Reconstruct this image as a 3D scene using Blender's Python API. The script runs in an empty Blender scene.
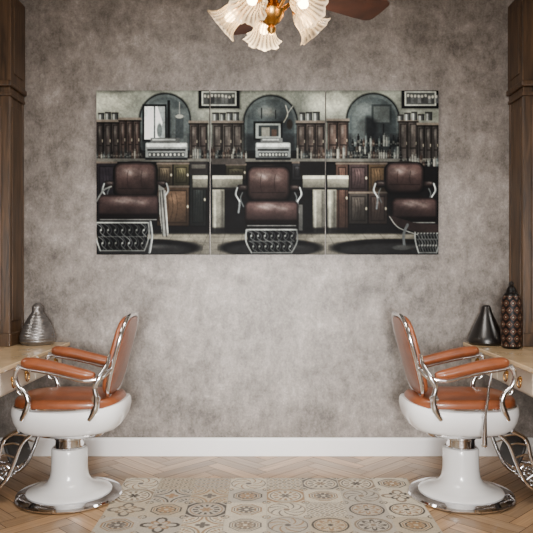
import bpy, bmesh, math, random
import numpy as np
from mathutils import Vector, Matrix
random.seed(4); rng=np.random.default_rng(7)
scene=bpy.context.scene
F=670.0; D=4.78; H=1.35
def lin1(c):
    c=c/255.0
    return c/12.92 if c<=0.04045 else ((c+0.055)/1.055)**2.4
def lin(r,g,b): return (lin1(r),lin1(g),lin1(b),1)
# ---------------- materials
def new_mat(name):
    m=bpy.data.materials.new(name); m.use_nodes=True
    return m,m.node_tree,m.node_tree.nodes['Principled BSDF']
def mat(name,col,rough=0.5,metal=0.0,coat=0.0,bump=0.0,bscale=200,var=0.0,vscale=8):
    m,nt,b=new_mat(name)
    b.inputs['Base Color'].default_value=col
    b.inputs['Roughness'].default_value=rough
    b.inputs['Metallic'].default_value=metal
    b.inputs['Coat Weight'].default_value=coat
    tc=nt.nodes.new('ShaderNodeTexCoord')
    if bump>0:
        n=nt.nodes.new('ShaderNodeTexNoise'); n.inputs['Scale'].default_value=bscale; n.inputs['Detail'].default_value=4
        nt.links.new(tc.outputs['Object'],n.inputs['Vector'])
        bp=nt.nodes.new('ShaderNodeBump'); bp.inputs['Strength'].default_value=bump; bp.inputs['Distance'].default_value=0.002
        nt.links.new(n.outputs['Fac'],bp.inputs['Height']); nt.links.new(bp.outputs['Normal'],b.inputs['Normal'])
    n2=nt.nodes.new('ShaderNodeTexNoise'); n2.inputs['Scale'].default_value=vscale; n2.inputs['Detail'].default_value=5
    nt.links.new(tc.outputs['Object'],n2.inputs['Vector'])
    r=nt.nodes.new('ShaderNodeValToRGB')
    r.color_ramp.elements[0].position=0.3; r.color_ramp.elements[1].position=0.7
    r.color_ramp.elements[0].color=tuple(c*(1-var) for c in col[:3])+(1,)
    r.color_ramp.elements[1].color=tuple(min(1,c*(1+var)) for c in col[:3])+(1,)
    nt.links.new(n2.outputs['Fac'],r.inputs['Fac']); nt.links.new(r.outputs['Color'],b.inputs['Base Color'])
    return m
def attr_mat(name,rough=0.5,coat=0.0,grain=False,spec=0.5):
    m,nt,b=new_mat(name)
    a=nt.nodes.new('ShaderNodeAttribute'); a.attribute_name='Col'
    out=a.outputs['Color']
    if grain:
        uv=nt.nodes.new('ShaderNodeUVMap'); uv.uv_map='UVMap'
        mp=nt.nodes.new('ShaderNodeMapping'); mp.inputs['Scale'].default_value=(3,70,1)
        n=nt.nodes.new('ShaderNodeTexNoise'); n.inputs['Scale'].default_value=1.0; n.inputs['Detail'].default_value=6
        r=nt.nodes.new('ShaderNodeValToRGB'); r.color_ramp.elements[0].position=0.3; r.color_ramp.elements[1].position=0.75
        r.color_ramp.elements[0].color=(0.62,0.59,0.54,1); r.color_ramp.elements[1].color=(1.1,1.1,1.1,1)
        mx=nt.nodes.new('ShaderNodeMix'); mx.data_type='RGBA'; mx.blend_type='MULTIPLY'; mx.inputs[0].default_value=1
        nt.links.new(uv.outputs[0],mp.inputs['Vector']); nt.links.new(mp.outputs[0],n.inputs['Vector'])
        nt.links.new(n.outputs['Fac'],r.inputs['Fac'])
        nt.links.new(out,mx.inputs[6]); nt.links.new(r.outputs['Color'],mx.inputs[7]); out=mx.outputs[2]
    nt.links.new(out,b.inputs['Base Color'])
    b.inputs['Roughness'].default_value=rough; b.inputs['Coat Weight'].default_value=coat
    b.inputs['Specular IOR Level'].default_value=spec
    return m
def wood_mat(name,dark,light,scale=(14,14,1.2),rough=0.45):
    m,nt,b=new_mat(name)
    tc=nt.nodes.new('ShaderNodeTexCoord'); mp=nt.nodes.new('ShaderNodeMapping'); mp.inputs['Scale'].default_value=scale
    n=nt.nodes.new('ShaderNodeTexNoise'); n.inputs['Scale'].default_value=3; n.inputs['Detail'].default_value=8; n.inputs['Distortion'].default_value=0.6
    r=nt.nodes.new('ShaderNodeValToRGB'); r.color_ramp.elements[0].position=0.3; r.color_ramp.elements[1].position=0.7
    r.color_ramp.elements[0].color=dark; r.color_ramp.elements[1].color=light
    nt.links.new(tc.outputs['Object'],mp.inputs['Vector']); nt.links.new(mp.outputs[0],n.inputs['Vector'])
    nt.links.new(n.outputs['Fac'],r.inputs['Fac']); nt.links.new(r.outputs['Color'],b.inputs['Base Color'])
    b.inputs['Roughness'].default_value=rough
    return m
def plaster_mat():
    m,nt,b=new_mat('patina_plaster')
    N=nt.nodes.new; L=nt.links.new
    tc=N('ShaderNodeTexCoord')
    def noise(scale,det,rough,dist,sc=(1,1,1)):
        mp=N('ShaderNodeMapping'); mp.inputs['Scale'].default_value=sc
        n=N('ShaderNodeTexNoise'); n.inputs['Scale'].default_value=scale; n.inputs['Detail'].default_value=det
        n.inputs['Roughness'].default_value=rough; n.inputs['Distortion'].default_value=dist
        L(tc.outputs['Object'],mp.inputs['Vector']); L(mp.outputs[0],n.inputs['Vector']); return n.outputs['Fac']
    a=noise(1.5,12,0.66,0.3); c=noise(5.5,14,0.76,0.4); d=noise(22,10,0.8,0.2,(1,1,0.6)); e=noise(70,8,0.8,0)
    def mad(x,k,y):
        q=N('ShaderNodeMath'); q.operation='MULTIPLY_ADD'; L(x,q.inputs[0]); q.inputs[1].default_value=k
        if y is None: q.inputs[2].default_value=0
        else: L(y,q.inputs[2])
        return q.outputs[0]
    s=mad(a,0.27,None); s=mad(c,0.29,s); s=mad(d,0.24,s); s=mad(e,0.20,s)
    r=N('ShaderNodeValToRGB'); cr=r.color_ramp
    cr.elements[0].position=0.41; cr.elements[0].color=lin(70,64,59)
    cr.elements[1].position=0.60; cr.elements[1].color=lin(178,171,165)
    x=cr.elements.new(0.46); x.color=lin(101,94,88)
    x=cr.elements.new(0.50); x.color=lin(123,116,110)
    x=cr.elements.new(0.54); x.color=lin(142,134,128)
    L(s,r.inputs['Fac']); L(r.outputs['Color'],b.inputs['Base Color'])
    b.inputs['Roughness'].default_value=0.5
    bp=N('ShaderNodeBump'); bp.inputs['Strength'].default_value=0.35; bp.inputs['Distance'].default_value=0.012
    L(s,bp.inputs['Height']); L(bp.outputs['Normal'],b.inputs['Normal'])
    return m
M_plaster=plaster_mat()
M_chrome=mat('chrome',(0.76,0.76,0.77,1),0.07,1.0,var=0.03)
M_porc=mat('white_enamel',lin(240,240,240),0.18,0,coat=0.6,var=0.01)
M_leather=mat('tan_leather',lin(126,68,38),0.34,0,coat=0.25,bump=0.25,bscale=260,var=0.2,vscale=14)
M_black=mat('black_rubber',lin(34,32,32),0.5,var=0.1)
M_brass=mat('brass',lin(196,150,84),0.22,1.0,var=0.08)
M_walnut=wood_mat('walnut_wood',lin(42,30,20),lin(94,70,48))
M_blade=wood_mat('blade_wood',lin(40,22,16),lin(72,41,29),(4,4,4),0.4)
M_cream=mat('cream_lacquer',lin(214,202,184),0.4,var=0.04)
M_marble=mat('cream_marble',lin(214,184,142),0.18,coat=0.4,var=0.2,vscale=5)
M_base=mat('baseboard_paint',lin(243,243,244),0.4,var=0.01)
M_ceil=mat('ceiling_paint',lin(225,222,216),0.7,var=0.01)
M_mirror=mat('mirror_glass',(0.85,0.86,0.86,1),0.03,1.0)
M_gap=mat('floor_joint',lin(74,55,40),0.8)
M_edge=mat('canvas_edge',lin(34,33,31),0.7,var=0.05)
# ---------------- mesh helpers
def mk(name,verts,faces,m,parent=None,smooth=True,loc=(0,0,0)):
    me=bpy.data.meshes.new(name); me.from_pydata([tuple(v) for v in verts],[],faces); me.update()
    bm=bmesh.new(); bm.from_mesh(me); bmesh.ops.recalc_face_normals(bm,faces=bm.faces); bm.to_mesh(me); bm.free()
    if smooth:
        me.polygons.foreach_set('use_smooth',[True]*len(me.polygons))
        try: me.set_sharp_from_angle(angle=math.radians(40))
        except Exception: pass
    if m: me.materials.append(m)
    o=bpy.data.objects.new(name,me); scene.collection.objects.link(o); o.location=loc
    if parent: o.parent=parent
    return o
def empty(name,loc=(0,0,0),rz=0):
    e=bpy.data.objects.new(name,None); e.empty_display_size=0.1; scene.collection.objects.link(e)
    e.location=loc; e.rotation_euler=(0,0,rz); return e
def box(name,x0,x1,y0,y1,z0,z1,m,parent=None,bev=0.0):
    bm=bmesh.new(); bmesh.ops.create_cube(bm,size=1)
    for v in bm.verts:
        v.co=Vector((x0+(v.co.x+.5)*(x1-x0),y0+(v.co.y+.5)*(y1-y0),z0+(v.co.z+.5)*(z1-z0)))
    if bev>0: bmesh.ops.bevel(bm,geom=bm.edges[:],offset=bev,segments=3,affect='EDGES',profile=0.5)
    me=bpy.data.meshes.new(name); bm.to_mesh(me); bm.free(); me.materials.append(m)
    o=bpy.data.objects.new(name,me); scene.collection.objects.link(o)
    if parent: o.parent=parent
    return o
def lathe(name,prof,m,parent=None,seg=64,loc=(0,0,0),mod=None,M=None,cap=True):
    vs=[];fs=[]
    for i,(r,z) in enumerate(prof):
        for j in range(seg):
            t=2*math.pi*j/seg; rr=r*(mod(t,i/(len(prof)-1)) if mod else 1)
            v=Vector((rr*math.cos(t),rr*math.sin(t),z))
            vs.append(M@v if M else v)
    for i in range(len(prof)-1):
        for j in range(seg):
            a=i*seg+j;b=i*seg+(j+1)%seg
            fs.append((a,b,b+seg,a+seg))
    if cap:
        fs.append(tuple(range(seg))[::-1]); k=(len(prof)-1)*seg; fs.append(tuple(range(k,k+seg)))
    return mk(name,vs,fs,m,parent,True,loc)
def catmull(pts,n=8,closed=False):
    P=[Vector(p) for p in pts]; out=[]; N=len(P)
    rngi=range(N) if closed else range(N-1)
    for i in rngi:
        if closed: p0,p1,p2,p3=P[(i-1)%N],P[i],P[(i+1)%N],P[(i+2)%N]
        else: p0=P[max(i-1,0)];p1=P[i];p2=P[i+1];p3=P[min(i+2,N-1)]
        for k in range(n):
            t=k/n
            out.append(0.5*((2*p1)+(p2-p0)*t+(2*p0-5*p1+4*p2-p3)*t*t+(-p0+3*p1-3*p2+p3)*t**3))
    if not closed: out.append(P[-1])
    return out
def sweep(name,pts,rad,m,parent=None,seg=12,closed=False,n=8,wy=1.0,smooth=True):
    P=catmull(pts,n,closed) if smooth else [Vector(p) for p in pts]; N=len(P)
    if not isinstance(rad,(list,tuple)): R=[rad]*N
    else: R=list(np.interp(np.linspace(0,1,N),np.linspace(0,1,len(rad)),rad))
    vs=[];fs=[];up=None
    for i in range(N):
        a=P[(i-1)%N] if (closed or i>0) else P[i]; b=P[(i+1)%N] if (closed or i<N-1) else P[i]
        T=(b-a).normalized()
        if up is None:
            ref=Vector((0,1,0)) if abs(T.y)<0.8 else Vector((1,0,0)); up=ref
        side=up-T*up.dot(T); side.normalize(); up=side; o2=T.cross(side)
        for j in range(seg):
            t=2*math.pi*j/seg
            vs.append(P[i]+side*math.cos(t)*R[i]*wy+o2*math.sin(t)*R[i])
    for i in range(N if closed else N-1):
        for j in range(seg):
            a=i*seg+j;b=i*seg+(j+1)%seg;c=((i+1)%N)*seg+(j+1)%seg;d=((i+1)%N)*seg+j
            fs.append((a,b,c,d))
    if not closed:
        fs.append(tuple(range(seg))); k=(N-1)*seg; fs.append(tuple(range(k,k+seg)))
    return mk(name,vs,fs,m,parent)
def sup(t,a,b,e):
    c,s=math.cos(t),math.sin(t)
    return a*math.copysign(abs(c)**(2/e),c), b*math.copysign(abs(s)**(2/e),s)
def superloft(name,layers,m,parent,e=3.0,seg=72,M=None):
    vs=[];fs=[]
    for (z,cx,hx,hy) in layers:
        for j in range(seg):
            t=2*math.pi*j/seg; x,y=sup(t,hx,hy,e); v=Vector((cx+x,y,z)); vs.append(M@v if M else v)
    for i in range(len(layers)-1):
        for j in range(seg):
            a=i*seg+j;b=i*seg+(j+1)%seg; fs.append((a,b,b+seg,a+seg))
    fs.append(tuple(range(seg))); k=(len(layers)-1)*seg; fs.append(tuple(range(k,k+seg)))
    return mk(name,vs,fs,m,parent)
def pillow_layers(z0,z1,cx,hx,hy,dome=0.03,edge=0.02):
    L=[(z0,cx,hx-edge,hy-edge)]
    for k in range(1,5):
        a=k/4*math.pi/2; L.append((z0+edge-edge*math.cos(a),cx,hx-edge+edge*math.sin(a),hy-edge+edge*math.sin(a)))
    for k in range(0,6):
        a=k/5*math.pi/2; L.append((z1-dome-edge+edge*math.sin(a),cx,hx-edge+edge*math.cos(a),hy-edge+edge*math.cos(a)))
    for s in (0.85,0.65,0.45,0.25,0.08):
        L.append((z1-dome*s*s*1.0,cx,(hx-edge)*s,(hy-edge)*s))
    return L
def grid_mesh(name,xs,ys,cols,mapf,m,parent):
    nx,ny=len(xs),len(ys); X,Y=np.meshgrid(xs,ys); co=mapf(X.ravel(),Y.ravel()).astype(np.float32)
    me=bpy.data.meshes.new(name); me.vertices.add(nx*ny); me.vertices.foreach_set('co',co.ravel())
    i=np.arange((nx-1)*(ny-1)); r=i//(nx-1); c=i%(nx-1); a=r*nx+c
    q=np.stack([a,a+1,a+nx+1,a+nx],1).astype(np.int32); nf=len(q)
    me.loops.add(nf*4); me.loops.foreach_set('vertex_index',q.ravel())
    me.polygons.add(nf); me.polygons.foreach_set('loop_start',np.arange(0,nf*4,4,dtype=np.int32))
    me.update(calc_edges=True); me.validate()
    ca=me.color_attributes.new('Col','FLOAT_COLOR','POINT')
    rgba=np.ones((nx*ny,4),np.float32); rgba[:,:3]=cols.reshape(-1,3); ca.data.foreach_set('color',rgba.ravel())
    me.materials.append(m); o=bpy.data.objects.new(name,me); scene.collection.objects.link(o)
    if parent: o.parent=parent
    return o
def linarr(a):
    a=np.clip(a/255.0,0,1); return np.where(a<=0.04045,a/12.92,((a+0.055)/1.055)**2.4)
# ---------------- room
XW=2.06; YF=-6.4; ZC=3.4
box('wall_back',-XW-.1,XW+.1,0,0.1,-0.1,ZC,M_plaster)
box('wall_left',-XW-.1,-XW,YF,0,-0.1,ZC,M_plaster)
box('wall_right',XW,XW+.1,YF,0,-0.1,ZC,M_plaster)
box('wall_front',-XW-.1,XW+.1,YF-.1,YF,-0.1,ZC,M_ceil)
box('ceiling',-XW-.1,XW+.1,YF-.1,0.1,ZC,ZC+.1,M_ceil)
def base_board(name,x0,x1,y0,y1):
    e=box(name,x0,x1,y0,y1,0,0.118,M_base,None,0.003)
    return e
bb=base_board('baseboard_back',-XW,XW,-0.018,0)
box('top_bead',-XW,XW,-0.012,0,0.115,0.131,M_base,bb,0.004)
base_board('baseboard_left',-XW,-XW+.018,YF,-.02); base_board('baseboard_right',XW-.018,XW,YF,-.02)
def build_floor():
    Wp=0.095;n=5;Lp=n*Wp;g=0.002
    bm=bmesh.new(); uvl=bm.loops.layers.uv.new('UVMap'); col=bm.loops.layers.float_color.new('Col')
    c45=math.sqrt(.5); cx,cy=0,-3.2
    def quad(x0,y0,x1,y1,horiz):
        pts=[(x0+g,y0+g),(x1-g,y0+g),(x1-g,y1-g),(x0+g,y1-g)]
        mx,my=(x0+x1)/2,(y0+y1)/2
        wx,wy=(mx-my)*c45+cx,(mx+my)*c45+cy
        if abs(wx)>XW+.4 or wy>.4 or wy<YF-.4: return
        vs=[bm.verts.new(((a-b)*c45+cx,(a+b)*c45+cy,0)) for a,b in pts]
        f=bm.faces.new(vs); ro=random.random()*50
        k=random.uniform(0.82,1.08); w=random.uniform(-5,5)
        base=lin(min(255,(190+w)*k),min(255,154*k),min(255,(116-w)*k))
        for l,(a,b) in zip(f.loops,pts):
            u,v=(a,b) if horiz else (b,a)
            l[uvl].uv=(u+ro,v+ro); l[col]=base
    for k in range(-70,71):
        for mm in range(-12,13):
            x=(k+2*n*mm)*Wp; y=k*Wp; quad(x,y,x+Lp,y+Wp,True)
            c=k; r0=(c-2*n+1+2*n*mm); quad(c*Wp,r0*Wp,(c+1)*Wp,(r0+n)*Wp,False)
    for co,no in (((-XW,0,0),(-1,0,0)),((XW,0,0),(1,0,0)),((0,0,0),(0,1,0)),((0,YF,0),(0,-1,0))):
        bmesh.ops.bisect_plane(bm,geom=bm.verts[:]+bm.edges[:]+bm.faces[:],plane_co=co,plane_no=no,clear_outer=True)
    for f in bm.faces:
        if f.normal.z<0: f.normal_flip()
    me=bpy.data.meshes.new('floor'); bm.to_mesh(me); bm.free()
    me.materials.append(attr_mat('oak_parquet',0.34,0.1,True))
    o=bpy.data.objects.new('floor',me); scene.collection.objects.link(o)
    box('subfloor',-XW-.1,XW+.1,YF-.1,.1,-.1,-0.001,M_gap,o)
build_floor()
# ---------------- patterned rug
def build_rug():
    x0,x1,y0,y1=-0.89,0.89,-2.7,-0.51
    T=0.2225; st=0.0034
    xs=np.arange(x0,x1+st/2,st); ys=np.arange(y0,y1+st/2,st)
    X,Y=np.meshgrid(xs,ys)
    gx=(X-x0)/T; gy=(y1-Y)/T
    ix=np.floor(gx).astype(int); iy=np.floor(gy).astype(int)
    a=(gx-ix)*2-1; b=(gy-iy)*2-1
    r=np.hypot(a,b); th=np.arctan2(b,a)
    cream=np.array([206,196,176.]);taupe=np.array([134,116,96.]);grey=np.array([100,94,88.]);och=np.array([150,120,86.]);dark=np.array([70,64,60.]);lg=np.array([180,172,158.])
    col=np.zeros(X.shape+(3,)); 
    kind=rng.integers(0,7,(20,20)); bgk=rng.integers(0,4,(20,20)); fk=rng.integers(0,4,(20,20))
    BG=np.array([cream,lg,cream,[184,171,148]]); FG=np.array([grey,taupe,dark,och])
    K=kind[iy,ix]; bg=BG[bgk[iy,ix]]; fg=FG[fk[iy,ix]]; f2=FG[(fk[iy,ix]+1)%4]
    col[:]=bg
    def put(mask,c):
        col[mask]=c[mask] if c.ndim==3 else c
    k=K==0
    put(k&(np.abs(r-.84)<.05),fg); put(k&(np.abs(r-.72)<.025),f2); put(k&(r<.66*np.abs(np.cos(4*th))**.5),f2); put(k&(r<.5*np.abs(np.cos(4*th))**1.2),bg); put(k&(r<.22),bg); put(k&(r<.13),fg)
    k=K==1
    s=np.maximum(np.abs(a)+np.abs(b),1.35*np.maximum(np.abs(a),np.abs(b)))
    put(k&(np.abs(s-.98)<.05),fg); put(k&(s<.84),f2); put(k&(s<.76),bg); put(k&(s<.68),fg); put(k&(s<.55),bg); put(k&(r<.42*np.abs(np.cos(4*th))**.4+.04),f2); put(k&(r<.12),bg)
    k=K==2
    rc=np.hypot(1-np.abs(a),1-np.abs(b))
    put(k&(rc<.97)&(rc>.86),fg); put(k&(rc<.76)&(rc>.70),f2); put(k&(rc<.6)&(np.cos(16*np.arctan2(1-np.abs(b),1-np.abs(a)))>0),fg); put(k&(rc<.36),bg); put(k&(r<.33*np.abs(np.cos(2*th))**.5+.03),f2)
    k=K==3
    put(k&(r<.95*np.abs(np.cos(2*th))**.8),fg); put(k&(r<.78*np.abs(np.cos(2*th))**1.6),bg); put(k&(r<.62*np.abs(np.sin(2*th))**.8),f2); put(k&(r<.45*np.abs(np.sin(2*th))**1.6),bg); put(k&(r<.13),fg)
    k=K==4
    di=np.abs(((a+b)*2)%1-.5)<.07; dj=np.abs(((a-b)*2)%1-.5)<.07
    put(k&(di|dj),fg); put(k&(np.hypot(((a+b)*2+.5)%1-.5,((a-b)*2+.5)%1-.5)<.2),f2)
    k=K==5
    put(k,fg); put(k&(r<.92),bg); put(k&(r<.83)&(r>.76),f2); put(k&(r<.68)&(np.cos(12*th)>0),fg); put(k&(r<.4),bg); put(k&(r<.33*np.abs(np.cos(3*th))**.5),f2); put(k&(np.abs(np.abs(a)+np.abs(b)-1.62)<.07),bg)
    k=K==6
    sp=np.abs(np.sin(4*th+6*r)); put(k&(r<.88)&(sp<.35),fg); put(k&(np.abs(r-.93)<.03),f2); put(k&(r<.24),bg); put(k&(r<.16),f2)
    rc=np.hypot(1-np.abs(a),1-np.abs(b))
    put((rc<.22)&(rc>.15),fg); put(rc<.08,grey)
    put((np.abs(a)>.98)|(np.abs(b)>.98),cream*.86)
    col*= (1+rng.normal(0,.05,X.shape))[...,None]
    root=box('patterned_rug',x0,x1,y0,y1,0.0005,0.0028,mat('rug_backing',lin(190,175,150),0.9))
    grid_mesh('woven_pattern',xs,ys,linarr(col),lambda x,y:np.stack([x,y,np.full_like(x,0.0032)],1),attr_mat('rug_pattern',0.5,spec=.3),root)
build_rug()
# ---------------- canvas triptych
SS=2.5; PX0,PX1,PY0,PY1=97.,439.,90.,254.
nx=int((PX1-PX0)*SS); ny=int((PY1-PY0)*SS)
xs=PX0+(np.arange(nx)+.5)/SS; ys=PY0+(np.arange(ny)+.5)/SS
XX,YY=np.meshgrid(xs,ys); img=np.zeros((ny,nx,3))
def sub(x0,y0,x1,y1):
    i0=max(0,int((x0-PX0)*SS)-3);i1=min(nx,int((x1-PX0)*SS)+4);j0=max(0,int((y0-PY0)*SS)-3);j1=min(ny,int((y1-PY0)*SS)+4)
    return slice(j0,max(j0,j1)),slice(i0,max(i0,i1))
def bl(s,m,c,a=1.0):
    c=np.array(c,float); m=(np.clip(m,0,1)*a)[...,None]; img[s]=img[s]*(1-m)+c*m
def rect(x0,y0,x1,y1,c,a=1,soft=.5,c2=None,hx=None):
    s=sub(x0,y0,x1,y1); X,Y=XX[s],YY[s]
    if X.size==0: return
    d=np.minimum(np.minimum(X-x0,x1-X),np.minimum(Y-y0,y1-Y)); cc=np.array(c,float)
    if c2 is not None:
        t=np.clip((Y-y0)/(y1-y0),0,1)[...,None]; cc=cc*(1-t)+np.array(c2,float)*t
    if hx is not None:
        t=np.clip((X-x0)/(x1-x0),0,1)[...,None]; cc=cc*(1-t)+np.array(hx,float)*t
    bl(s,d/soft+.5,cc,a)
def ell(cx,cy,rx,ry,c,a=1,soft=.7):
    s=sub(cx-rx,cy-ry,cx+rx,cy+ry); X,Y=XX[s],YY[s]
    if X.size==0: return
    d=(1-np.sqrt(((X-cx)/rx)**2+((Y-cy)/ry)**2))*min(rx,ry); bl(s,d/soft+.5,c,a)
def glow(cx,cy,rx,ry,c,a=1):
    s=sub(cx-2*rx,cy-2*ry,cx+2*rx,cy+2*ry); X,Y=XX[s],YY[s]
    if X.size==0: return
    bl(s,np.exp(-1.4*(((X-cx)/rx)**2+((Y-cy)/ry)**2)),c,a)
def rr(x0,y0,x1,y1,r,c,a=1,soft=.6):
    s=sub(x0,y0,x1,y1); X,Y=XX[s],YY[s]
    if X.size==0: return
    qx=np.abs(X-(x0+x1)/2)-(x1-x0)/2+r; qy=np.abs(Y-(y0+y1)/2)-(y1-y0)/2+r
    d=np.hypot(np.maximum(qx,0),np.maximum(qy,0))+np.minimum(np.maximum(qx,qy),0)-r; bl(s,-d/soft+.5,c,a)
def cushion(x0,y0,x1,y1,r,base,hi,lo,lx=-.3,ly=-.5):
    s=sub(x0,y0,x1,y1); X,Y=XX[s],YY[s]
    if X.size==0: return
    qx=np.abs(X-(x0+x1)/2)-(x1-x0)/2+r; qy=np.abs(Y-(y0+y1)/2)-(y1-y0)/2+r
    d=-(np.hypot(np.maximum(qx,0),np.maximum(qy,0))+np.minimum(np.maximum(qx,qy),0)-r)
    u=(X-(x0+x1)/2)/((x1-x0)/2); v=(Y-(y0+y1)/2)/((y1-y0)/2)
    hl=np.exp(-((u-lx)**2*6+(v-ly)**2*13)); h2=.6*np.exp(-((u-.45)**2*16+(v+.35)**2*14))
    e=np.clip(d/3.0,0,1)
    wr=.5+.5*np.sin(u*11+3*np.sin(v*6)); 
    c=np.array(lo,float)*(1-e[...,None])+np.array(base,float)*e[...,None]
    c=c*(1.15-.5*np.clip(v,-1,1)[...,None])
    k=np.clip((hl+h2)*e*(.65+.35*wr),0,1)[...,None]*.62
    c=c*(1-k)+np.array(hi,float)*k
    bl(s,d/.7+.5,c)
def ln(pts,w,c,a=1):
    for (x0,y0),(x1,y1) in zip(pts[:-1],pts[1:]):
        s=sub(min(x0,x1)-w,min(y0,y1)-w,max(x0,x1)+w,max(y0,y1)+w); X,Y=XX[s],YY[s]
        if X.size==0: continue
        L2=(x1-x0)**2+(y1-y0)**2+1e-9; t=np.clip(((X-x0)*(x1-x0)+(Y-y0)*(y1-y0))/L2,0,1)
        d=np.hypot(X-x0-t*(x1-x0),Y-y0-t*(y1-y0)); bl(s,(w/2-d)/.5+.5,c,a)
def crv(pts,w,c,a=1):
    P=catmull([(p[0],p[1],0) for p in pts],6); ln([(p.x,p.y) for p in P],w,c,a)
def arch(x0,x1,y0,y1,c,a=1):
    r=(x1-x0)/2; ell((x0+x1)/2,y0+r,r,r,c,a); rect(x0,y0+r,x1,y1,c,a)
def pl(pts,c,a=1):
    xa=[p[0] for p in pts];ya=[p[1] for p in pts]; s=sub(min(xa),min(ya),max(xa),max(ya)); X,Y=XX[s],YY[s]
    if X.size==0: return
    ins=np.zeros(X.shape,bool); n=len(pts)
    for i in range(n):
        x1,y1=pts[i];x2,y2=pts[(i+1)%n]
        if y1==y2: continue
        cnd=((y1>Y)!=(y2>Y))&(X<(x2-x1)*(Y-y1)/(y2-y1)+x1); ins^=cnd
    bl(s,ins.astype(float),c,a)
rect(90,85,445,165,(152,154,138),c2=(104,106,98))
for cx in (104,118,214,226,322,338): glow(cx,102,15,13,(214,212,190),.75)
for cx in (192,298,400): glow(cx,120,9,26,(84,87,82),.6)
rect(90,85,445,92,(94,95,86),.6,3)
rect(90,150,445,232,(20,19,20))
for (a0,a1) in ((199,240),(402,439.5)):
    rect(a0-1,90,a1+1.5,109.5,(80,80,74),.6,2); rect(a0,89,a1,108,(12,12,14)); rect(a0+3,91,a1-3,105.5,(186,186,173)); rect(a0+4.5,92.2,a1-4.5,104.2,(76,78,74))
    for k in range(9):
        w_=2.2+1.5*rng.random(); rect(a0+5.5+k*3.5,94+rng.random()*2,a0+5.5+k*3.5+w_,103,(40+80*rng.random(),)*3,.8); ell(a0+6.5+k*3.5,95+rng.random()*2,1.2,1.5,(190,184,168),.85)
for (a0,a1,yt) in ((141,190,94),(245,297,96),(348,399,94)):
    arch(a0-2.2,a1+2.2,yt-2.2,152,(94,96,88)); arch(a0-1.2,a1+1.2,yt-1.2,152,(20,21,22)); arch(a0,a1,yt,150,(88,96,95))
    arch(a0+2.5,a1-2.5,yt+3,150,(70,78,79),.95); glow((a0+a1)/2-6,yt+14,13,9,(132,140,137),.7); glow((a0+a1)/2+12,yt+30,10,18,(34,38,40),.7)
    rect(a0,134,a1,152,(26,28,30),.75,8)
rect(143,104,167,141,(14,16,18)); rect(145,106,165.5,139,(244,247,242)); rect(154.4,106,155.8,139,(70,74,76)); pl([(158,106),(165.5,106),(165.5,139),(160,139),(163,122)],(130,138,138),.85); ell(160,130,2.6,7,(90,98,98),.9)
rect(171,108,188,146,(108,115,113),.7,3); rect(168,100,170.5,150,(16,18,20)); rect(176,114,184,138,(58,64,66),.8); ln([(180,102),(180,114)],.8,(150,149,142)); ell(180,116,4,2,(180,177,164),.9)
rect(254,121,283,140,(12,14,16)); rect(256,123,281,138,(150,154,148)); rect(259,125,279,136,(50,55,55)); glow(268,112,9,5,(160,157,142),.6); rect(262,127,270,136,(132,129,117)); rect(272,129,277,136,(86,66,55)); 
crv([(284,122),(288,114),(286,105)],1.0,(180,176,160)); ln([(288,113),(293,106)],.9,(170,166,152)); ell(290,124,3,5,(46,38,32)); ln([(262,118),(262,108)],1,(28,30,30)); ln([(276,118),(276,110)],1,(28,30,30))
rect(372,104,392,124,(44,50,50),.8); rect(374,106,390,122,(120,125,120),.5); ell(368,128,10,12,(20,22,24),.8,4); rect(352,104,366,146,(105,112,109),.6,3); ln([(384,124),(384,146)],1.4,(24,24,26))
def cab(x0,x1,y0,y1,n,b=(92,62,52)):
    rect(x0,y0,x1,y1,(14,11,11)); w=(x1-x0)/n
    for i in range(n):
        k=.75+.35*rng.random(); c=[v*k for v in b]; a0=x0+i*w; a1=a0+w
        rect(a0+.4,y0+1,a1-.4,y1-1,[v*1.1 for v in c],1,.5,None,[v*.6 for v in c])
        rect(a0+1.5,y0+3.5,a1-1.5,y1-3.5,(20,16,15)); rect(a0+2.0,y0+4.2,a1-2.0,y1-4.2,[v*.75 for v in c],1,.8,None,[v*1.3 for v in c])
        rect(a0+2.1,(y0+y1)/2+4,a1-2.1,(y0+y1)/2+5.2,(24,19,17),.8)
        glow(a0+w*.42,y0+10,w*.16,6,(186,176,164),.45)
        rect(a1-2.0,(y0+y1)/2-1.5,a1-1.2,(y0+y1)/2+1.5,(180,170,146),.9)
    rect(x0-1,y0-1.8,x1+1,y0+.8,(124,111,98)); rect(x0-1,y0+.8,x1+1,y0+2.2,(12,10,10),.8)
def jars(x0,x1,y):
    x=x0
    while x<x1-4:
        w=rng.uniform(4.5,7); h=rng.uniform(5,8); rect(x,y-h,x+w,y,(110,112,107),1,.5,None,(54,56,56)); rect(x+w*.2,y-h+1,x+w*.42,y,(220,220,211),.8,1); rect(x+w*.8,y-h,x+w,y,(30,30,32),.8); rect(x-.3,y-h-.8,x+w+.3,y-h+.8,(50,48,46)); x+=w+1
cab(97,120,121,160,3,(66,57,53)); cab(120,141,119,160,3,(88,70,62)); jars(99,121,119)
cab(190,208,122,160,2,(72,62,57)); cab(213,243,122,160,3,(80,72,66)); jars(213,240,120)
cab(297,325,122,160,3,(82,70,63)); cab(328,349,120,160,2,(95,76,67)); jars(300,322,120)
cab(399,418,120,166,2,(84,75,69)); cab(418,439.5,124,166,3,(75,68,64)); jars(398,437,120)
rect(97,158,439,161.5,(108,104,95)); rect(97,161.3,439,163.5,(10,9,10),.9)
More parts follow.
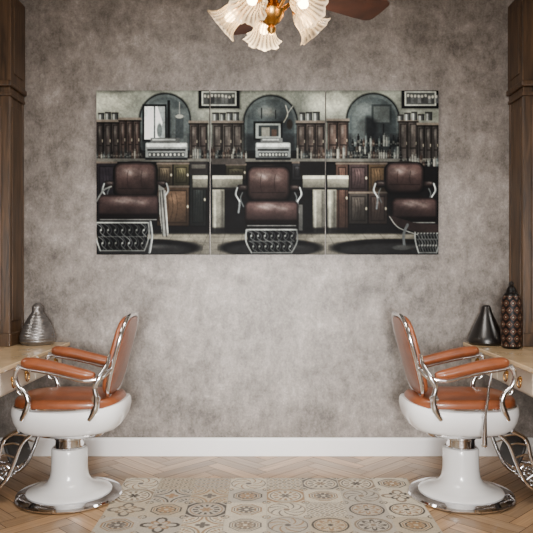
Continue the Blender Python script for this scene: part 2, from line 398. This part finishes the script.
def bottles(x0,x1,y,hm=12,al=.95):
    x=x0
    while x<x1:
        w=rng.uniform(1.4,3.0);h=rng.uniform(4,hm); c=[(160,162,154),(20,20,22),(92,68,56),(112,121,120),(60,64,64),(196,192,178),(26,30,32),(76,65,57)][rng.integers(8)]
        rect(x,y-h,x+w,y,c,al,.5,None,[v*.45 for v in c]); rect(x+w*.3,y-h-2.2,x+w*.7,y-h,[v*.6 for v in c],al); rect(x+w*.1,y-h*.6,x+w*.9,y-h*.3,(176,171,155),.4); x+=w+.3
bottles(97,142,158,7,.8); bottles(121,142,158,9); bottles(297,346,158,11); bottles(348,402,158,18); bottles(352,398,146,12); bottles(190,243,158,10); bottles(400,438,166,12); bottles(350,400,158,8); bottles(216,246,158,7)
def register(x0,x1):
    rr(x0,142,x1,159,2,(140,143,140)); rect(x0+1,143,x1-1,146.5,(228,230,223)); rect(x0+2,148.6,x1-2,150.4,(26,26,28)); rect(x0+3,152,x1-3,156.5,(70,72,72)); rect(x0+5,137.5,x1-8,142.5,(98,99,97)); rect(x0+7,138.5,x1-12,140,(186,188,183)); rect(x0,157,x1,159.5,(20,20,22),.9)
    for k in range(9): ell(x0+4.5+k*(x1-x0-9)/8,154.2,1,1.3,(205,202,190))
register(146,188); register(256,291)
def doors(x0,x1,y0,y1,n,b=(88,56,42)):
    w=(x1-x0)/n; rect(x0,y0,x1,y1,(12,10,10))
    for i in range(n):
        c=[v*(.85+.3*rng.random()) for v in b]; a0=x0+i*w
        rect(a0+.7,y0+1,a0+w-.7,y1-1,c,1,.5,[v*.6 for v in c]); rect(a0+2.6,y0+3.5,a0+w-2.6,y1-3.5,[v*.35 for v in c]); rect(a0+3.4,y0+4.4,a0+w-3.4,y1-4.4,[v*1.4 for v in c],.9,1.5,[v*.7 for v in c]); glow(a0+w*.5,y0+(y1-y0)*.32,w*.18,(y1-y0)*.12,[min(255,v*2.1) for v in c],.5); ell(a0+w-1.8,(y0+y1)/2,.9,1.5,(196,184,158))
        for q in range(3): crv([(a0+w*(.3+.14*q),y0+6),(a0+w*(.36+.14*q),y0+(y1-y0)*.5),(a0+w*(.28+.14*q),y1-6)],.6,[v*.5 for v in c],.6)
    rect(x0,y0-1,x1,y0+1,(122,106,92),.9)
doors(97,118,162,224,1,(38,34,34)); doors(157,190,163,186,2,(84,65,55)); doors(157,190,186,226,1,(77,60,52)); doors(190,207,172,226,1,(47,42,40))
rect(190,161,208,174,(46,42,40)); rect(192,164,206,168,(110,105,95),.7)
doors(226,247,164,180,1,(58,51,48)); doors(292,303,162,180,1,(65,56,52)); doors(336,349,163,232,1,(78,61,52)); doors(349,388,163,192,2,(84,65,55)); doors(349,388,192,224,2,(74,58,51))
rect(212,158,246,164,(72,65,60)); rect(300,161,326,176,(26,24,24)); rect(213,164,226,176,(22,21,22))
for (a0,a1,p0,p1) in ((193,208,0,0),(213,243,213,225),(303,325,313,325),(328,349,328,337)):
    rect(a0,175,a1,178.5,(206,200,178)); rect(a0,178.5,a1,188,(136,131,113),1,.5,(88,85,76)); rect(a0,187,a1,189.5,(34,32,30))
    if p1>p0:
        rect(p0,189,p1,237,(152,147,128),1,.5,(86,83,75)); rect(p0+1.5,190,p0+3.5,236,(192,187,166),.7,1.2); rect(p1-3.5,190,p1-.5,236,(62,59,54),.7,2); rect(p0-2,232,p1+2,239,(138,133,117),1,.5,(86,83,75))
rect(97,232,439,255,(128,120,104),1,2,(84,79,71))
for k in range(24): ln([(90+k*17,232),(60+k*20,254)],.6,(56,52,46),.5)
for yv in (236.5,242,249): ln([(97,yv),(439,yv)],.6,(60,56,50),.4)
rect(97,227,439,233.5,(18,17,18),.85,2)
for k in range(9): glow(110+k*41,238,12,2.5,(164,155,134),.5)
for cx in (140,271,392): ell(cx,247,62 if cx!=271 else 52,9,(14,14,15),.97,1.6)
for cx in (140,271,392):
    ell(cx,249,50 if cx!=271 else 42,6.3,(38,37,37),.9,2); glow(cx+16,246,18,2,(80,78,75),.6)
def apron(x0,x1,y0,y1,t=3):
    pl([(x0-1,y0-1),(x1+1,y0-1),(x1-t+1,y1+1),(x0+t-1,y1+1)],(10,10,12))
    def inx(v,y): 
        k=(y-y0)/(y1-y0); return x0+t*k+(x1-x0-2*t*k)*v
    ym=(y0+y1)/2; n=7
    for i in range(n):
        for (ya,yb) in ((y0+1,ym),(ym,y1-1)):
            g=70+70*rng.random(); u0=i/n;u1=(i+1)/n; um=(u0+u1)/2; yc=(ya+yb)/2
            crv([(inx(u0,ya),ya),(inx(um+.02,yc-2.5),yc-2.5),(inx(um-.02,yc+2),yc+2),(inx(u1,yb),yb)],.8,(g,g,g-3),.75)
            crv([(inx(um,ya),ya),(inx(u1,yc),yc),(inx(um,yb),yb)],.7,(g*.8,)*3,.7)
            ell(inx(um,yc),yc,1.0,1.0,(g+60,g+60,g+54),.8)
    ln([(x0,y0),(x1,y0)],1.4,(178,178,171)); ln([(x0+t*.5,ym),(x1-t*.5,ym)],.7,(90,90,88)); ln([(x0+t,y1),(x1-t,y1)],1.2,(112,112,109))
    crv([(x0,y0),(x0-.5,ym),(x0+t,y1)],1.4,(160,160,155)); crv([(x1,y0),(x1+.5,ym),(x1-t,y1)],1.4,(122,122,119))
def pchair(bx0,bx1,by0,by1,sx0,sx1,sy0,sy1,l):
    glow((bx0+bx1)/2,(by0+by1)/2+8,28,32,(8,8,10),.65)
    ell((bx0+bx1)/2,by0+2.5,(bx1-bx0)/2*.66,4,(34,26,24)); glow((bx0+bx1)/2-3,by0+.5,8,1.3,(140,127,120),.6)
    rr(bx0-1.5,by0-.5,bx1+1.5,by1+2,9,(8,8,9)); cushion(bx0,by0,bx1,by1,8,(55,40,37),(176,158,149),(17,13,13),-.3,-.45)
    ln([(bx0+4,by1-8),(bx1-4,by1-8)],.8,(18,12,12),.7)
    for q in (.33,.66): crv([(bx0+(bx1-bx0)*q,by0+8),(bx0+(bx1-bx0)*q-1,by0+16),(bx0+(bx1-bx0)*q,by1-9)],.6,(28,18,17),.5)
    for sg in (-1,1):
        xe=bx0-5 if sg<0 else bx1+5
        cushion(xe-5.5,by0+18,xe+5.5,by0+25,3,(46,36,34),(176,164,156),(12,9,9),0,-.5)
        crv([(xe+sg*5,by0+21),(xe+sg*7,by0+28),(xe+sg*3,by0+35),(xe+sg*4,by0+46)],1.7,(112,114,114)); crv([(xe+sg*5,by0+21),(xe+sg*6.4,by0+28),(xe+sg*2.6,by0+35)],.7,(222,222,217),.85)
        crv([(xe,by0+26),(xe+sg*2,by0+32),(xe-sg*1,by0+40)],1.2,(86,88,88))
    cushion(sx0,sy0,sx1,sy1,6,(51,37,35),(176,158,149),(14,10,10),-.15,-.5)
    rect(sx0+1,sy1-5,sx1-1,sy1+2,(12,9,9),.85,2.2); ln([(sx0+3,sy1+1),(sx1-3,sy1+1)],1.0,(140,138,134),.9)
    apron(*l)
pchair(115,157,162,196,98,160,194,218,(97,149,222,250,4))
crv([(151,221),(152.5,236),(150,252)],2.2,(106,108,108)); crv([(151.4,221),(153,236),(150.6,252)],.7,(200,200,195))
pl([(159,184),(165,188),(169,234),(163,236),(160,214)],(136,134,128),.92); ln([(163,190),(167,236)],1.3,(56,54,52)); ln([(160.5,190),(163.5,236)],.9,(46,46,44)); ln([(165.5,190),(168.5,232)],.8,(196,194,186))
pchair(248,290,166,200,245,299,200,224,(247,297,229,252,5))
rect(299,204,303,230,(90,88,84),.8)
pchair(386,424,162,192,392,438,197,221,(416,440,225,252,3))
pl([(388,214),(394,224),(418,232),(440,232),(440,224),(414,222)],(46,34,32)); crv([(390,216),(399,227),(418,234)],1.0,(150,148,142))
crv([(408,224),(404,234),(405,246)],2.6,(96,98,98)); ell(402,247,9,2.4,(72,72,70)); crv([(97,201),(104,190),(112,186)],1.6,(124,124,120))
def blur(a,k):
    for ax in (0,1):
        acc=np.zeros_like(a)
        for s_ in range(-k,k+1): acc+=np.roll(a,s_,ax)
        a=acc/(2*k+1)
    return a
soft=blur(img,1); img=img*.5+soft*.5
def lf(sc):
    g=rng.random((int(ny/sc)+3,int(nx/sc)+3)); yy=np.arange(ny)/sc; xx=np.arange(nx)/sc
    y0=yy.astype(int);x0=xx.astype(int);fy=(yy-y0)[:,None];fx=(xx-x0)[None]; fy=fy*fy*(3-2*fy);fx=fx*fx*(3-2*fx)
    A=g[np.ix_(y0,x0)];B=g[np.ix_(y0,x0+1)];C=g[np.ix_(y0+1,x0)];E=g[np.ix_(y0+1,x0+1)]
    return (A*(1-fx)+B*fx)*(1-fy)+(C*(1-fx)+E*fx)*fy
mod=1+.3*(lf(60)-.5)+.22*(lf(20)-.5)+.16*(lf(5)-.5)+.12*(lf(2)-.5)
img*=mod[...,None]
x=np.clip(img/255,0,1); x=x**1.25; x=x*1.12
lum=x.mean(2,keepdims=True); x=x*.74+lum*.26
x=x*np.array([.975,1.0,1.0])+np.array([.0,.003,.007])
linimg=linarr(np.clip(x,0,1)*255)
M_print=attr_mat('canvas_print_ink',0.7,spec=.1)
S=4.735/F
for (a,b) in ((97,209.7),(211.1,325.5),(326.7,439)):
    i0=int(round((a-97)*SS)); i1=int(round((b-97)*SS))
    xa=(a-267)*S; xb=(b-267)*S; zt=H-(90-266)*S; zb=H-(254-266)*S
    root=box('canvas_print',xa,xb,-0.0445,-0.001,zb,zt,M_edge,None,0.002)
    gxs=np.linspace(xa,xb,i1-i0); gys=np.linspace(zt,zb,ny)
    grid_mesh('printed_picture',gxs,gys,linimg[:,i0:i1],lambda x,z:np.stack([x,np.full_like(x,-0.0455),z],1),M_print,root)
# ---------------- barber chair
def barber_chair(loc,rz,lever):
    R=empty('barber_chair',loc,rz)
    lathe('base_rim',[(0.285,0),(0.302,.004),(0.306,.012),(0.300,.022),(0.27,.029),(0.235,.032),(.20,.033)],M_chrome,R,96)
    lathe('base_and_column',[(0.238,.028),(0.244,.036),(0.236,.044),(0.195,.054),(0.150,.070),(0.124,.092),(0.111,.120),(0.105,.16),(0.103,.22),(0.103,.276),(0.098,.288),(0.07,.290)],M_porc,R,96)
    lathe('column_collar',[(0.07,.28),(0.088,.286),(0.09,.294),(0.082,.300),(0.08,.335),(0.087,.34),(0.087,.352),(0.08,.358),(0.08,.395)],M_chrome,R,64)
    superloft('under_frame',[(.360,-.02,.15,.11),(.366,-.02,.18,.13),(.392,-.02,.20,.15),(.40,-.02,.20,.15)],M_chrome,R)
    seg=96; rows=[(0.0,.60),(0.03,.70),(.10,.80),(.25,.90),(.5,.97),(.75,1.0),(.92,.99),(1.0,.965)]
    vs=[];fs=[]
    for (t,s) in rows:
        for j in range(seg):
            a=2*math.pi*j/seg; x,y=sup(a,.33*s,.255*s,3.2)
            if x>0: x=x*(1-.0)+(.33*.08*(1-s)*2.2 if x>.05 else 0)
            zb=.385+.012*max(0,-x/.33); zt=.535+.045*max(0,-x/.33)**2+.02*max(0,x/.33)**2
            vs.append((x-.02,y,zb+(zt-zb)*t))
    for i in range(len(rows)-1):
        for j in range(seg):
            a=i*seg+j;b=i*seg+(j+1)%seg; fs.append((a,b,b+seg,a+seg))
    fs.append(tuple(range(seg))); k=(len(rows)-1)*seg; fs.append(tuple(range(k,k+seg)))
    mk('seat_shell',vs,fs,M_porc,R)
    superloft('seat_cushion',pillow_layers(.53,.628,-.015,.305,.232,.024,.03),M_leather,R,3.2)
    pts=[(-.015+x,y,.552) for x,y in (sup(2*math.pi*k/48,.306,.234,3.2) for k in range(48))]
    sweep('seat_piping',pts,.006,M_chrome,R,8,True,2)
    P0=Vector((-.252,0,.60)); P1=Vector((-.372,0,1.065)); c=(P0+P1)/2; v=(P1-P0); hv=v.length/2; v.normalize()
    nrm=Vector((v.z,0,-v.x)); yax=Vector((0,1,0))
    Mx=Matrix(((v.x,yax.x,nrm.x,c.x),(v.y,yax.y,nrm.y,c.y),(v.z,yax.z,nrm.z,c.z),(0,0,0,1)))
    superloft('back_cushion',pillow_layers(.0,.062,0,hv-.008,.205,.022,.024),M_leather,R,3.6,M=Mx)
    Mb=Mx@Matrix.Rotation(math.pi,4,'X')
    superloft('back_panel',pillow_layers(-.002,.03,0,hv-.014,.198,.016,.01),M_leather,R,3.6,M=Mb)
    pts=[Mx@Vector((x,y,0)) for x,y in (sup(2*math.pi*k/48,hv,.213,3.6) for k in range(48))]
    sweep('back_frame',pts,.0125,M_chrome,R,10,True,2)
    for s in (-1,1):
        y=.262*s
        sweep('arm_pad',[(.185,y,.812),(.15,y,.817),(.05,y,.802),(-.06,y,.777),(-.16,y,.754),(-.215,y,.748)],[.016,.031,.034,.032,.031,.028,.014],M_leather,R,20,wy=1.15)
        sweep('arm_rail',[(.210,y,.80),(.15,y,.782),(.05,y,.766),(-.06,y,.741),(-.16,y,.719),(-.25,y*.93,.735),(-.295,y*.84,.78)],[.012,.012,.012,.012,.013,.013,.011],M_chrome,R,12)
        sweep('arm_scroll',[(.185,y,.795),(.214,y,.775),(.220,y,.73),(.20,y,.685),(.165,y,.65),(.15,y,.60),(.165,y,.55),(.19,y*.97,.50)],[.010,.014,.014,.012,.013,.016,.017,.012],M_chrome,R,12)
        sweep('scroll_curl',[(.165,y,.65),(.19,y,.64),(.207,y,.66),(.20,y,.685)],[.006,.007,.007,.005],M_chrome,R,10)
        sweep('rear_bracket',[(-.285,y*.82,.86),(-.275,y*.88,.80),(-.24,y*.97,.735),(-.215,y,.68),(-.225,y,.62),(-.215,y*.99,.56),(-.18,y*.97,.50)],[.008,.012,.015,.014,.016,.02,.012],M_chrome,R,12)
        lathe('bracket_boss',[(.0,-.012),(.022,-.012),(.026,0),(.022,.012),(0.0,.014)],M_chrome,R,24,M=Matrix.Translation((-.222,y,.62))@Matrix.Rotation(math.pi/2,4,'X'),cap=False)
        f=.165*s
        A=[(.15,f,.415),(.22,f,.35),(.265,f,.24),(.315,f,.14),(.39,f,.085),(.52,f,.10)]
        B=[(.24,f,.42),(.32,f,.37),(.345,f,.28),(.375,f,.20),(.43,f,.15),(.56,f,.165)]
        sweep('footrest_bar',A,[.013,.012,.012,.013,.012,.01],M_chrome,R,12)
        sweep('footrest_bar',B,[.012,.012,.011,.011,.011,.010],M_chrome,R,12)
        CA=catmull(A,8);CB=catmull(B,8)
        for q in range(4,38,5):
            a_=CA[q];b_=CB[min(q+2,40)]; mid=(a_+b_)/2+Vector((.012*(-1)**q,0,.012))
            sweep('footrest_rung',[a_,mid,b_],.0055,M_chrome,R,8,n=4)
    for k in range(8):
        x=.37+.027*k; z=.099+.009*k
        sweep('foot_plate_slat',[(x,-.17,z),(x,0,z),(x,.17,z)],.008,M_chrome,R,8,n=2)
    for q in (-.11,-.055,0,.055,.11):
        sweep('foot_plate_bar',[(.36,q,.094),(.46,q,.128),(.57,q,.165)],.006,M_chrome,R,8,n=2)
    Ml=Matrix.Translation((.315,0,.27))@Matrix.Rotation(math.radians(-68),4,'Y')
    superloft('calf_pad',pillow_layers(0,.03,0,.085,.15,.008,.01),M_black,R,3.5,M=Ml)
    if lever:
        y=-.29
        sweep('recline_lever',[(.04,-.22,.50),(.05,y+.01,.54),(.06,y,.60),(.068,y,.68),(.085,y,.765)],[.009,.009,.008,.007,.007],M_chrome,R,12)
        sweep('lever_handle',[(.055,y,.585),(.05,y,.53),(.046,y,.46),(.044,y,.375),(.044,y,.36)],[.007,.009,.013,.017,.008],M_chrome,R,14)
    return R
barber_chair((-1.158,-.84,0.0034),math.pi,False)
barber_chair((1.142,-.84,0.0034),0,True)
# ---------------- styling stations
def station(sx):
    R=empty('styling_station',(0,0,0))
    def b(n,x0,x1,y0,y1,z0,z1,m,bev=0):
        if sx<0: x0,x1=-x1,-x0
        return box(n,x0,x1,y0,y1,z0,z1,m,R,bev)
    b('countertop',1.40,2.055,-2.3,-.002,.785,.812,M_marble,.006)
    b('apron',1.462,2.05,-2.25,-.004,.63,.785,M_cream,.003)
    for k in range(4):
        y1=-.03-k*.555; b('drawer_front',1.452,1.464,y1-.535,y1,.642,.775,M_cream,.004)
        for yy in (y1-.16,y1-.375):
            c=Vector((sx*1.447,yy,.708))
            Mm=Matrix.Translation(c)@Matrix.Rotation(math.pi/2,4,'Y')
            lathe('pull_rosette',[(0,-.006),(.014,-.006),(.018,0),(.014,.006),(0,.006)],M_brass,R,24,M=Mm,cap=False)
            pts=[c+Vector((-sx*.008,.027*math.sin(t),-.022-.027*math.cos(t)*1)) for t in [2*math.pi*q/16 for q in range(16)]]
            sweep('ring_pull',pts,.0045,M_brass,R,8,True,2)
    b('end_panel',1.5,2.05,-2.24,-2.19,0,.63,M_cream,.003)
    X0=1.722
    b('pilaster_shaft',X0+.012,2.055,-.27,-.003,.812,2.52,M_walnut,.003)
    b('pilaster_plinth',X0-.004,2.056,-.29,-.003,.812,.90,M_walnut,.006)
    b('pilaster_panel',X0+.06,2.02,-.279,-.268,.98,2.44,M_walnut,.005)
    b('side_panel',X0+.004,X0+.016,-.225,-.05,.98,2.44,M_walnut,.003)
    for (yy) in (-.262,-.245,-.03,-.015):
        pp=[(sx*(X0+.010),yy,.9),(sx*(X0+.010),yy,2.5)]
        sweep('vertical_bead',pp,.006,M_walnut,R,10,n=1)
    b('capital_lower',X0-.004,2.056,-.285,-.003,2.50,2.525,M_walnut,.006)
    b('capital_mid',X0+.004,2.056,-.275,-.003,2.525,2.56,M_walnut,.004)
    b('capital_upper',X0-.016,2.056,-.30,-.003,2.56,2.60,M_walnut,.010)
    b('upper_shaft',X0-.002,2.055,-.275,-.003,2.60,3.2,M_walnut,.003)
    b('upper_panel',X0-.008,X0+.001,-.225,-.05,2.66,3.12,M_walnut,.003)
    b('mirror_glass',2.02,2.03,-1.9,-.28,.95,2.5,M_mirror)
    b('mirror_rail',1.98,2.055,-1.95,-.28,2.5,2.62,M_walnut,.006)
    b('mirror_rail',1.98,2.055,-1.95,-.28,.83,.95,M_walnut,.006)
    b('mirror_stile',1.96,2.055,-2.05,-1.9,.813,2.62,M_walnut,.006)
station(-1); station(1)
# ---------------- decor on counters
ZT=.813
pewter=mat('pewter',(0.20,0.19,0.185,1),0.35,0.8,bump=.4,bscale=60,var=.3,vscale=20)
def ridged(prof,n,amp):
    out=[];zs=np.linspace(0,prof[-1][1],n); R=np.interp(zs,[p[1] for p in prof],[p[0] for p in prof])
    for i,(z,r) in enumerate(zip(zs,R)): out.append((max(.001,r+amp*math.sin(i*1.57)*(1 if z<prof[-1][1]*.75 else 0)),z))
    return out
lathe('ribbed_metal_vase',ridged([(.100,0),(.117,.02),(.119,.05),(.109,.09),(.090,.135),(.066,.18),(.046,.21),(.036,.225),(.036,.24),(.038,.255),(.028,.27),(.012,.285)],60,.0016),pewter,None,64,(-1.588,-.135,ZT))
black=mat('black_ceramic',lin(18,15,14),0.32,0,coat=.1,var=.15)
lathe('black_bell_vase',[(.100,0),(.121,.012),(.123,.03),(.112,.06),(.095,.10),(.075,.145),(.056,.185),(.040,.22),(.032,.25),(.030,.258),(.022,.266),(.012,.27)],black,None,64,(1.523,-.135,ZT))
def lattice_bottle():
    nz,seg=170,140; ctrl_z=[0,.01,.03,.10,.22,.32,.355,.37,.385,.40,.415]; ctrl_r=[.050,.063,.065,.068,.070,.064,.048,.034,.031,.023,.010]
    zs=np.linspace(0,.415,nz)
    T=np.linspace(0,2*np.pi,seg+1); Z,TH=np.meshgrid(zs,T,indexing='ij')
    rs=np.interp(zs,ctrl_z,ctrl_r); rs[1:-1]=(rs[:-2]+2*rs[1:-1]+rs[2:])/4
    u=TH/(2*np.pi)*9; v=Z/.046
    row=np.floor(v); uu=(u+.5*(row%2))%1-.5; vv=v%1-.5
    d=np.abs(uu)*1.1+np.abs(vv)
    m=(np.abs(d-.42)<.045); m2=(np.hypot(uu,vv)<.10)
    ok=(Z<.345)&(Z>.015)
    col=np.zeros(Z.shape+(3,)); col[:]=(14,11,10); col[m&ok]=(118,78,58); col[m2&ok]=(160,144,126)
    def mapf(x,y):
        r=np.interp(y,zs,rs); return np.stack([r*np.cos(x),r*np.sin(x),y],1)
    o=grid_mesh('lattice_bottle',T,zs,linarr(col),mapf,attr_mat('lattice_glaze',0.4,.0,spec=.2),None)
    o.location=(1.61,-.375,ZT)
    o.data.polygons.foreach_set('use_smooth',[True]*len(o.data.polygons))
    lathe('stopper',[(.010,.41),(.016,.418),(.017,.428),(.010,.438),(.002,.44)],black,o,24)
    lathe('foot',[(.002,0.0005),(.045,.0005),(.045,.004)],black,o,32)
lattice_bottle()
# ---------------- ceiling fan with lights
def fan():
    Y0=-2.28; R=empty('ceiling_fan',(0.018,Y0,0)); dz=.032
    lathe('canopy',[(.02,3.3),(.05,3.31),(.07,3.35),(.075,3.399)],M_brass,R,48)
    lathe('downrod',[(.013,2.55),(.013,3.32)],M_brass,R,24)
    lathe('motor_housing',[(.03,2.38),(.08,2.385),(.12,2.40),(.135,2.43),(.135,2.48),(.11,2.53),(.06,2.56),(.02,2.58)],M_brass,R,64)
    lathe('light_kit_stem',[(.002,2.215),(.012,2.22),(.018,2.235),(.012,2.248),(.03,2.26),(.045,2.282),(.048,2.305),(.03,2.33),(.022,2.35),(.04,2.37),(.05,2.39)],M_brass,R,48)
    m,nt,b=new_mat('ribbed_glass'); out=nt.nodes['Material Output']
    b.inputs['Base Color'].default_value=lin(226,208,180); b.inputs['Roughness'].default_value=.1; b.inputs['Coat Weight'].default_value=.8
    tr=nt.nodes.new('ShaderNodeBsdfTranslucent'); tr.inputs[0].default_value=(.93,.78,.56,1)
    tp=nt.nodes.new('ShaderNodeBsdfTransparent'); tp.inputs[0].default_value=(.9,.82,.7,1)
    at=nt.nodes.new('ShaderNodeAttribute'); at.attribute_name='rib'
    m1=nt.nodes.new('ShaderNodeMixShader'); m1.inputs[0].default_value=.45
    m2=nt.nodes.new('ShaderNodeMixShader')
    mr=nt.nodes.new('ShaderNodeMapRange'); mr.inputs[3].default_value=.12; mr.inputs[4].default_value=.8
    nt.links.new(at.outputs['Fac'],mr.inputs[0]); nt.links.new(mr.outputs[0],m2.inputs[0])
    nt.links.new(tr.outputs[0],m1.inputs[1]); nt.links.new(b.outputs[0],m1.inputs[2])
    nt.links.new(m1.outputs[0],m2.inputs[1]); nt.links.new(tp.outputs[0],m2.inputs[2]); nt.links.new(m2.outputs[0],out.inputs[0])
    mb,ntb,bb_=new_mat('bulb_glow'); bb_.inputs['Emission Color'].default_value=(1,.74,.42,1); bb_.inputs['Emission Strength'].default_value=22
    for k in range(5):
        a=math.radians(100+72*k); d=Vector((math.cos(a),math.sin(a),0))
        s0=d*.04+Vector((0,0,2.275+dz)); s1=d*.085+Vector((0,0,2.315+dz)); s2=d*.112+Vector((0,0,2.295+dz))
        sweep('light_arm',[s0,s1,s2],[.008,.007,.008],M_brass,R,10)
        ax=(d*.76+Vector((0,0,-.65))).normalized(); q=ax.to_track_quat('Z','Y').to_matrix().to_4x4()
        Mm=Matrix.Translation(s2)@q
        lathe('lamp_socket',[(.004,-.012),(.018,-.01),(.024,.0),(.026,.022),(.02,.026)],M_brass,R,32,M=Mm)
        prof=[(.022,.014),(.032,.020),(.039,.032),(.042,.048),(.043,.062),(.046,.076),(.053,.09),(.063,.101),(.072,.107)]
        seg=120
        o=lathe('glass_shade',prof,m,R,seg,M=Mm,cap=False,mod=lambda t,f:1+.08*f**3*math.cos(8*t)+.03*math.cos(20*t)*(f>.1))
        o.data.attributes.new('rib','FLOAT','POINT')
        vals=[]
        for i in range(len(prof)):
            for j in range(seg):
                t=2*math.pi*j/seg; vals.append((.5-.5*math.cos(20*t))*(1 if i<len(prof)-1 else .0))
        o.data.attributes['rib'].data.foreach_set('value',vals)
        lathe('light_bulb',[(.001,.02),(.010,.025),(.011,.04),(.017,.05),(.019,.062),(.013,.074),(.002,.08)],mb,R,24,M=Mm)
    for k in range(5):
        a=math.radians(30+72*k)
        Mr=Matrix.Rotation(a,4,'Z')@Matrix.Translation((0,0,2.40))@Matrix.Rotation(math.radians(-11),4,'X')@Matrix.Diagonal((.85,1,1,1))
        prof=[(.20,.050),(.23,.056),(.40,.066),(.52,.074),(.585,.074),(.605,.066),(.613,.05),(.615,0)]
        pts=[(x,w) for x,w in prof]+[(x,-w) for x,w in prof[::-1][1:]]
        n=len(pts); vs=[Mr@Vector((x,y,.004)) for x,y in pts]+[Mr@Vector((x,y,-.004)) for x,y in pts]
        fs=[tuple(range(n)),tuple(range(2*n-1,n-1,-1))]+[(i,(i+1)%n,n+(i+1)%n,n+i) for i in range(n)]
        mk('fan_blade',vs,fs,M_blade,R,False)
        ip=[(.11,.018),(.16,.014),(.20,.02),(.24,.04),(.27,.03),(.29,.0)]
        pts=ip+[(x,-w) for x,w in ip[::-1][1:]]; n=len(pts)
        vs=[Mr@Vector((x,y,-.0045)) for x,y in pts]+[Mr@Vector((x,y,-.010)) for x,y in pts]
        fs=[tuple(range(n)),tuple(range(2*n-1,n-1,-1))]+[(i,(i+1)%n,n+(i+1)%n,n+i) for i in range(n)]
        mk('blade_iron',vs,fs,M_brass,R,False)
fan()
# ---------------- lights
def area(name,loc,rot,sx,sy,p,col=(1,1,1),spread=180):
    l=bpy.data.lights.new(name,'AREA'); l.shape='RECTANGLE'; l.size=sx; l.size_y=sy; l.energy=p; l.color=col; l.spread=math.radians(spread)
    o=bpy.data.objects.new(name,l); scene.collection.objects.link(o); o.location=loc; o.rotation_euler=rot; return o
area('added_front_fill',(0,-6.3,1.4),(math.radians(88),0,0),3.0,1.8,84,(0.98,0.985,1.0))  # added softbox behind the camera; the wall there has no window
area('added_wall_spot',(0,-6.25,1.3),(math.radians(87),0,0),1.0,0.9,36,(1,0.98,0.95),38)  # added narrow beam, brightens the middle of the back wall; no fixture
area('added_ceiling_fill',(0,-2.2,3.36),(0,0,0),1.2,1.0,92,(1.0,0.95,0.89))  # added soft overhead fill; no panel fixture on the ceiling
pt=bpy.data.lights.new('added_fan_fill','POINT'); pt.energy=12; pt.color=(1,.84,.64); pt.shadow_soft_size=.06  # unseen point added under the fan bulbs for a warm pool on the wall
po=bpy.data.objects.new('added_fan_fill',pt); scene.collection.objects.link(po); po.location=(.018,-2.1,2.13)
w=bpy.data.worlds.new('world'); scene.world=w; w.use_nodes=True
w.node_tree.nodes['Background'].inputs[0].default_value=(.6,.6,.6,1); w.node_tree.nodes['Background'].inputs[1].default_value=.3
# ---------------- camera
cam=bpy.data.cameras.new('camera'); co=bpy.data.objects.new('camera',cam); scene.collection.objects.link(co)
co.location=(0,-D,H); co.rotation_euler=(math.radians(90),0,0); cam.sensor_width=36; cam.lens=36*F/533; cam.clip_start=.05
scene.camera=co
